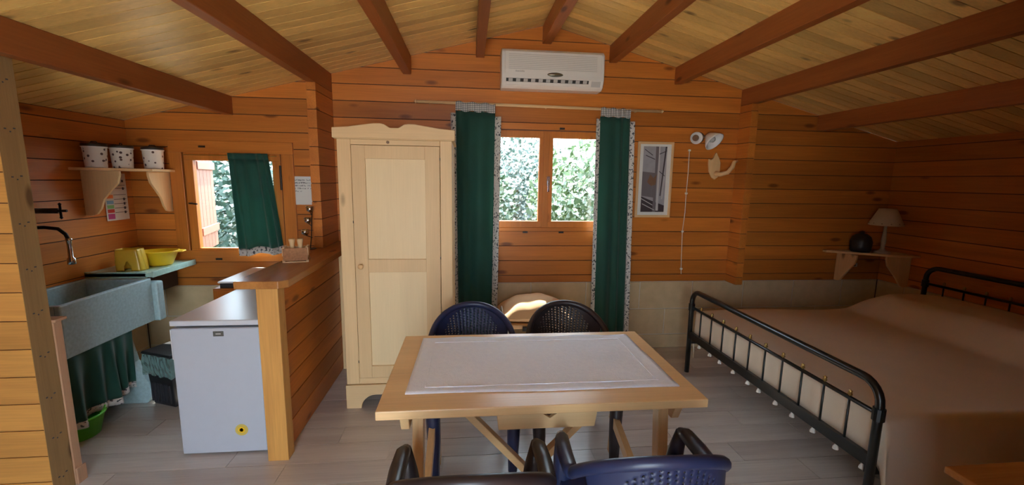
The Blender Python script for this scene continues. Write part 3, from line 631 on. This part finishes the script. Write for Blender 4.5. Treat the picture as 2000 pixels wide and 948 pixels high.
sp = thing('wall_spotlight', 'double wall spotlight with white shades and brown mount', 'lamp', (2.12, YB, 2.05))
MB().lathe([(.05, 0), (.05, .015), (.02, .03)], n=20).xf(Matrix.Translation((.03, 0, .02)) @ Matrix.Rotation(PI/2, 4, 'X')).build('mount', 'print_brown', sp, smooth=True)
MB().tube([(.03, -.02, .02), (-.03, -.06, .01)], .01).tube([(.03, -.02, .02), (.09, -.06, .03), (.1, -.09, .02)], .012).build('arm', 'print_brown', sp)
def shade_(r, L_): return MB().lathe([(r*.28, -L_), (r*.45, -L_*.8), (r*.9, -.02), (r, 0), (r*.93, 0), (r*.82, -.02), (r*.36, -L_*.76), (0, -L_*.78)], n=28)
def aim(loc, dirv): return Matrix.Translation(loc) @ Vector(dirv).to_track_quat('Z', 'Y').to_matrix().to_4x4()
for loc, dv, r_ in (((-.045, -.10, .005), (-.25, -1, -.12), .055), ((.105, -.15, -.03), (.38, -.75, -.75), .092)):
    s1 = shade_(r_, r_*1.1).xf(aim(loc, dv)).build('shade', 'enamel', sp, smooth=True)
    MB().lathe([(0, -.05), (.02, -.04), (.03, -.015), (.02, 0), (0, .006)], n=14).xf(aim(Vector(loc)-Vector(dv).normalized()*.015, dv)).build('bulb', 'ac_grey' if r_ > .06 else 'print_brown', s1, smooth=True)
cbp = [(2.066, 1.95), (2.07, 1.75), (2.066, 1.547), (2.068, 1.36), (2.056, 1.18), (2.064, .98), (2.072, .811), (2.076, .76)]
cl = thing('lamp_cable', 'thin pale cable clipped down the wall below the spotlight', 'cable')
MB().tube([(x, YB-.006, z) for x, z in cbp], .0035, 6).build('cable', 'cord_white', cl)
for x, z in (cbp[0], cbp[2], cbp[4], cbp[6]): box('clip', 'cord_white', cl, x-.012, x+.012, YB-.014, YB, z-.009, z+.009)
hk = thing('wall_hook', 'carved pale wooden wall hook with curled arm beside the spotlight', 'hook', (2.335, YB, 1.78))
MB().prism([(-.075, .095), (-.055, .085), (-.03, .10), (-.015, .145), (0, .155), (.012, .13), (.03, .10), (.045, .06), (.045, -.02), (.03, -.075), (0, -.10), (-.03, -.08), (-.065, -.02), (-.075, .05)], -.02, 0).build('plate', 'table_wood_Z', hk, bevel=.005)
MB().tube([(.0, -.015, -.04), (.03, -.05, -.05), (.085, -.08, -.03), (.12, -.09, .02), (.135, -.09, .065), (.165, -.09, .08)], [.022, .022, .02, .019, .017, .012], 10).build('arm', 'table_wood_X', hk, smooth=True)
# ================================================================== cushion and low stand
fs = thing('low_stand', 'low folded metal stand under the cushion by the window wall', 'stand', (.55, 3.60, 0))
for x in (-.22, .22):
    for y in (-.16, .16): MB().tube([(x*.9, y, 0), (x, y, .40)], .012).build('leg', 'ac_grey', fs)
box('top', 'cushion', fs, -.26, .26, -.2, .2, .40, .44, bevel=.01); box('clasp', 'black_plastic', fs, -.10, -.045, -.212, -.2, .385, .425)
MB().tube([(-.27, -.1+.1*math.cos(a), .48+.09*math.sin(a)) for a in [2*PI*i/16 for i in range(17)]], .006, 6).build('loop', 'ac_grey', fs)
cs = thing('cushion', 'peach cushion lying on the low stand under the window', 'cushion', (.57, 3.60, .445))
def cus(top):
    def P(u, v):
        x, y = 2*u-1, 2*v-1; k = (max(0, 1-abs(x)**2.2)*max(0, 1-abs(y)**2.2))**.6; e = 1-.06*(1-abs(x))*abs(y)-.05*(1-abs(y))*abs(x)
        return (.31*x*e, .20*y*e, .045+(.16*k+.006*math.sin(x*9)*math.sin(y*7) if top else -.043*min(1, k*2)))
    return P
MB().grid(cus(1), 30, 22).grid(cus(0), 30, 22).build('cover', 'cushion', cs, smooth=True)
# ================================================================== table
tb = thing('trestle_table', 'pale pine trestle table with a central drawer and braces', 'table', (.32, 1.975, 0))
tw, td = .683, .405
box('tabletop', 'table_wood_X', tb, -tw, tw, -td, td, .712, .75, bevel=.004)
for s in (-1, 1):
    X = s*.53
    box('top_rail', 'table_wood_Y', tb, X-.045, X+.045, -.36, .36, .69, .711)
    MB().prism([(-.36, .689), (.36, .689), (.33, .625), (-.33, .625)], X+s*.05-.018, X+s*.05+.018, 'X').build('apron', 'table_wood_Y', tb, bevel=.003)
    MB().bar((X, -.29, .689), (X, -.36, .0), .045, .06, (0, 1, 0)).build('leg', 'table_wood_Z', tb, bevel=.003); MB().bar((X+.025, .22, .689), (X+.025, .33, 0), .045, .06, (0, 1, 0)).build('leg', 'table_wood_Z', tb, bevel=.003)
    MB().bar((X-s*.01, -.34, .10), (X-s*.01, .27, .30), .035, .06).build('stretcher', 'table_wood_Y', tb, bevel=.003)
    MB().bar((s*.50, -.0, .69), (s*.0, s*.018, .15), .035, .05, (0, 1, 0)).build('brace', 'table_wood_X', tb, bevel=.003)
MB().bar((-.52, 0, .11), (.52, 0, .11), .04, .06).build('long_stretcher', 'table_wood_X', tb, bevel=.003)
dw = MB().prism([(-.20, .638), (.202, .638), (.212, .711), (.012+.042, .711), (.012, .682), (.012-.042, .711), (-.208, .711)], -.385, -.365).build('drawer', 'pine_X', tb, bevel=.002)
box('notch_shade', 'dark_joint', dw, -.04, .065, -.3645, -.362, .68, .709, bevel=0); box('drawer_box', 'pine_Y', dw, -.19, .19, -.3615, .1, .645, .708, bevel=0)  # dark insert behind the pull notch stands in for the shade inside
rn = tag(MB().grid(lambda u, v: (.333+(u-.5)*(1.20-.02*v), 1.698+v*.63-.015*u+.004*math.sin(u*9), .7525+.0025*math.sin(u*23)*math.sin(v*11)), 60, 30).build('table_runner', 'terry', smooth=True, solid=.006), 'white terry cloth spread over the pine table top', 'tablecloth')
for a in ((.395, .868, 1.74, 1.745), (.395, .868, 2.25, 2.255)): MB().box(-.19, .86, a[2], a[3], .755, .759).build('woven_border', 'terry', rn)
for x in (-.19, .85): MB().box(x, x+.005, 1.75, 2.25, .755, .759).build('woven_border', 'terry', rn)
# ================================================================== chairs
def rim(t):
    a = t*PI/2; c = 1-math.cos(a); return Vector((.255*math.sin(a), .015+.215*c, .842-.185*c**1.05))
def chair_proto(mat):
    c = thing('garden_armchair', 'x', 'chair')
    pts = [rim(-1+i/14) for i in range(29)]
    arm = lambda s: [Vector((s*.255, .25, .652)), Vector((s*.257, .34, .650)), Vector((s*.252, .43, .652)), Vector((s*.247, .475, .64))]
    MB().tube(pts, .021, 10, oval=.9).build('back_rim', mat, c, smooth=True)
    for s in (-1, 1):
        MB().tube([rim(s*.97)]+arm(s), [.022, .028, .03, .028, .018], 10).build('armrest', mat, c, smooth=True)
        MB().tube([(s*.247, .465, .645), (s*.24, .485, .55), (s*.23, .49, .42), (s*.222, .505, .2), (s*.22, .515, 0)], [.022, .032, .042, .036, .026], 8).build('leg', mat, c, smooth=True)
        MB().tube([(s*.21, .07, .44), (s*.225, .04, .2), (s*.235, .0, 0)], [.034, .028, .02], 8).build('leg', mat, c, smooth=True)
    def panel(u, v):
        t = (u-.5)*2; tp = rim(t*.74); bt = Vector((.19*t, .085+.03*abs(t)**2, .44)); p = bt.lerp(tp, v); p.y -= .02*math.sin(v*PI); return p
    def keep(i, j):
        u, v = (i-35.5)/35.5, (j-24)/19
        return not (u*u/.62+v*v < 1 and i % 3 == 0 and (j+i//3 % 2) % 2 == 0)
    MB().grid(panel, 72, 45, keep).build('back_panel', mat, c, smooth=True, solid=.008)
    MB().grid(lambda u, v: ((u-.5)*(.42+.08*v), .06+.44*v, .435+.012*v-.015*math.sin(u*PI)*math.sin(v*PI)), 14, 12).build('seat', mat, c, smooth=True, solid=.016)
    MB().bar((-.23, .485, .42), (.23, .485, .42), .02, .05).build('front_rail', mat, c, bevel=.005)
    for s in (-1, 1): MB().bar((s*.215, .07, .42), (s*.24, .485, .42), .02, .05).build('side_rail', mat, c, bevel=.005)
    return c
cN, cB = chair_proto('chair_navy'), chair_proto('chair_brown')
cn2, cb2 = copy_tree(cN), copy_tree(cB)
for c, loc, rz, lb in ((cN, (.015, 2.70), PI+.03, 'navy blue plastic armchair behind the table, on the wardrobe side'), (cB, (.622, 2.70), PI+.0, 'dark brown plastic armchair behind the table, in front of the cushion'),
                       (cb2, (.012, 1.02), .0, 'dark plastic armchair at the near side of the table, left of its neighbour'), (cn2, (.60, 1.055), -.03, 'dark plastic armchair at the near side of the table, towards the bed')):
    c.location = (*loc, 0); c.rotation_euler.z = rz; tag(c, lb, 'chair', 'plastic armchairs around the table')
# ================================================================== bed
BX0, BX1, BY0, BY1 = 1.91, 4.12, 1.66, 3.35
bd = thing('iron_bed', 'double bed with black tubular iron head and foot ends', 'bed', (0, 0, 0))
def bed_end(name, X, h, mid, low, nb):
    r_ = .10; pts = [(X, BY0, 0), (X, BY0, h-r_)]+[(X, BY0+r_*(1-math.cos(a)), h-r_+r_*math.sin(a)) for a in [PI/2*i/6 for i in range(1, 7)]]
    pts += [(X, BY1-r_*(1-math.cos(a)), h-r_+r_*math.sin(a)) for a in [PI/2*i/6 for i in range(6, 0, -1)]]+[(X, BY1, h-r_), (X, BY1, 0)]
    e = MB().tube(pts, .02, 10).build(name, 'bed_iron', bd, smooth=True)
    MB().tube([(X, BY0, mid), (X, BY1, mid)], .011, 8).build('middle_rail', 'bed_iron', e, smooth=True); MB().box(X-.012, X+.012, BY0, BY1, low-.03, low+.03).build('low_rail', 'bed_iron', e)
    for i in range(nb):
        y = BY0+(BY1-BY0)*(i+1)/(nb+1)
        b = MB().tube([(X, y, low), (X, y, mid)], .0065, 6).build('bar', 'bed_iron', e, smooth=True)
        MB().lathe([(0, 0), (.012, .012), (.008, .024), (.011, .03), (0, .038)], (X, y, mid+.006), 10).build('knob', 'brass', e, smooth=True)
    for y in (BY0, BY1): MB().lathe([(.026, mid-.03), (.026, mid+.03)], (X, y, 0), 12).build('collar', 'bed_iron', e)
bed_end('footboard', BX0, .735, .59, .345, 10); bed_end('headboard', BX1, .93, .78, .40, 10)
for y in (BY0+.02, BY1-.02): box('side_rail', 'bed_iron', bd, BX0, BX1, y-.015, y+.015, .27, .33)
mt_ = tag(box('mattress', 'sheet_white', None, BX0+.05, BX1-.06, BY0+.02, BY1-.03, .335, .545, bevel=.05, seg=4), 'thick mattress on the black iron bed under the bedspread', 'mattress')
MX0, MX1, MY0, MY1 = BX0+.035, BX1-.05, BY0+.0, BY1-.02
def spread(u, v):
    s = -.24+u*(MX1-MX0+.24); t = -.40+v*(MY1-MY0+.62); x, y, z = MX0+s, MY0+t, .562
    W_ = MY1-MY0
    if s > 1.35: k = min(1, (s-1.35)/.28); kk = .5-.5*math.cos(PI*k); z += .175*kk*(1-.25*max(0, (s-1.8)/.5))*(min(1, max(0, (min(t, W_-t)+.12)/.3)))
    z += .006*math.sin(s*5+t*3)+.004*math.sin(t*9-s*4)
    if s < 0: x = MX0+.004+.008*math.sin(t*14)*min(1, -s*6)-.0*s; z -= (-s)*1.0; z = max(z, .30) if False else z
    if t < 0: d_ = -t; y = MY0-.035*(1-math.exp(-d_*12))-.03*d_+.022*math.sin(s*9+.5)*min(1, d_*4); z -= d_
    if t > W_: d_ = t-W_; y = MY1+.02*(1-math.exp(-d_*12))+.015*math.sin(s*11)*d_; z -= d_
    if s < 0 and (t < 0 or t > W_): z = max(z, .13); y += .02*s
    return (x, y, z)
bs = tag(MB().grid(spread, 90, 84).build('bedspread', 'spread', smooth=True, solid=.006), 'beige cotton bedspread draped over the double bed and its pillow hump', 'bedspread')
random.seed(5)
for i in range(11):
    y = BY0+.06+i*.15+random.uniform(-.02, .02)
    MB().lathe([(.002, .05), (.006, .045), (.004, .03), (.013, .012), (.015, 0), (0, -.004)][::-1], (BX0+.028, y, .262), 8).build('tassel', 'sheet_white', bs)
for i in range(14):
    x = MX0+.05+i*.15; MB().lathe([(0, -.004), (.015, 0), (.013, .012), (.004, .03), (.006, .045), (.002, .05)], (x, MY0-.05, .115), 8).build('tassel', 'sheet_white', bs)
# corner shelf by the bed
ns = thing('corner_shelf', 'wooden corner shelf with two curved brackets above the bed head', 'shelf')
NZ = 1.0
MB().prism([(3.56, YB-.002), (3.56, 3.84), (4.05, 3.53), (XR-.002, 3.50), (XR-.002, YB-.002)], NZ-.02, NZ, 'Z').build('board', 'table_wood_X', ns, bevel=.002)
MB().prism([(YB-.003-p, NZ-.021+q) for p, q in bracket_prof(.22, .29)], 3.72, 3.74, 'X').build('bracket', 'table_wood_Z', ns, bevel=.003)
MB().prism([(XR-.003-p, NZ-.021+q) for p, q in bracket_prof(.26, .30)], 3.58, 3.60, 'Y').build('bracket', 'table_wood_Z', ns, bevel=.003)
sk_ = thing('wall_socket', 'small pale wall socket under the corner shelf by the bed', 'socket', (3.93, YB, .84))
box('plate', 'ac_grey', sk_, -.035, .035, -.008, 0, -.02, .02); MB().lathe([(.012, 0), (.012, .004)], n=12).xf(Matrix.Translation((0, -.008, 0)) @ Matrix.Rotation(PI/2, 4, 'X')).build('outlet', 'ink', sk_)
lm = thing('table_lamp', 'small table lamp with cream shade on the corner shelf by the bed', 'lamp', (4.0, 3.68, NZ+.001))
MB().lathe([(.065, 0), (.062, .015), (.03, .025), (.016, .05), (.022, .12), (.015, .2), (.012, .27)], n=20).build('base', 'lamp_stone', lm, smooth=True)
MB().lathe([(.135, .27), (.137, .275), (.068, .43), (.066, .43), (.132, .276)], n=28).build('shade', 'shade', lm, smooth=True)
for i in range(12): a = 2*PI*i/12; MB().lathe([(0, -.005), (.005, 0), (0, .005)], (.131*math.cos(a), .131*math.sin(a), .29), 6).build('bead', 'print_brown', lm)
bk = thing('black_vase', 'dark rounded jar on the corner shelf beside the table lamp', 'jar', (3.84, 3.755, NZ+.001))
MB().lathe([(.075, 0), (.085, .02), (.09, .10), (.075, .15), (.045, .175), (.03, .18), (0, .182)], n=22).build('body', 'black_plastic', bk, smooth=True); MB().lathe([(.018, .182), (.022, .2), (0, .208)], n=14).build('stopper', 'black_plastic', bk)
# small table in the near right corner
sd_ = thing('side_table', 'orange wooden side table cut off at the lower right corner', 'table', (1.55, .47, 0))
box('tabletop', 'counter_wood_X', sd_, 0, .9, 0, .645, .72, .745, bevel=.005)
for x in (.05, .81):
    for y in (.05, .56): box('leg', 'counter_wood_Z', sd_, x, x+.045, y, y+.045, 0, .72)
box('apron', 'counter_wood_X', sd_, .095, .81, .57, .59, .64, .72); box('apron', 'counter_wood_X', sd_, .095, .81, .06, .08, .64, .72)
# ================================================================== outside
gd = MB().box(-14, 15, YB+.11, 22, -.3, -.12).build('ground', 'ground'); structure(gd)
gf = MB().box(-14, 15, -16, YF-.11, -.3, -.12).build('ground', 'bounce_ground'); structure(gf)  # unseen front ground, made pale to bounce light up to the ceiling
def shrub(x, y, h, rx, rz, nleaf, mat, label, seed, zc=None):
    rnd = random.Random(seed); t = thing('shrub_tree', label, 'tree', (x, y, -.12), group='trees outside the windows')
    zc = zc if zc else h-rz*.8
    MB().tube([(0, 0, 0), (.06, .03, h*.35), (-.04, .06, h*.7), (.02, 0, h)], .07, 8, .02).build('trunk', 'bark', t, smooth=True)
    for k in range(5):
        a = rnd.random()*6.28; z0 = h*(.2+.12*k); MB().tube([(0, .02, z0), (.5*rx*math.cos(a), .5*rx*math.sin(a), z0+.3), (rx*.85*math.cos(a), rx*.85*math.sin(a), z0+.7)], .028, 6, .008).build('branch', 'bark', t)
    lf = MB()
    for i in range(nleaf):
        while True:
            d = Vector((rnd.uniform(-1, 1), rnd.uniform(-1, 1), rnd.uniform(-1, 1)))
            if d.length < 1: break
        c = Vector((d.x*rx, d.y*rx, zc+d.z*rz)); a = Vector((rnd.gauss(0, 1), rnd.gauss(0, 1), rnd.gauss(0, .7))).normalized(); b = a.orthogonal().normalized(); L_ = rnd.uniform(.07, .15)
        lf.add([c, c+a*L_*.5+b*L_*.28, c+a*L_, c+a*L_*.5-b*L_*.28], [(0, 1, 2, 3)])
    o = lf.build('foliage', mat, t); o['kind'] = 'stuff'
TREES = ((-.5, 6.3, 2.2, 1.2, 1.05, 8000, 'leaf_a', 'leafy shrub seen through the left pane of the double window', 1, 1.35), (2.1, 6.3, 2.2, 1.25, 1.05, 8000, 'leaf_b', 'leafy shrub seen through the right pane of the double window', 2, 1.4),
         (.9, 9.2, 2.7, 1.7, 1.3, 12000, 'leaf_c', 'broad shrub further back outside the double window', 3, 1.5), (-3.6, 7.6, 2.0, 1.5, 1.0, 9000, 'leaf_c', 'leafy shrub outside the small kitchen window', 4, 1.2),
         (-6.6, 9.6, 2.4, 1.7, 1.2, 9000, 'leaf_b', 'bushy shrub outside the kitchen window, further off', 5, 1.3), (5.4, 11.0, 2.8, 1.9, 1.4, 4000, 'leaf_a', 'distant leafy shrub right of the double window', 6, 1.6))
for a in TREES: shrub(*a)
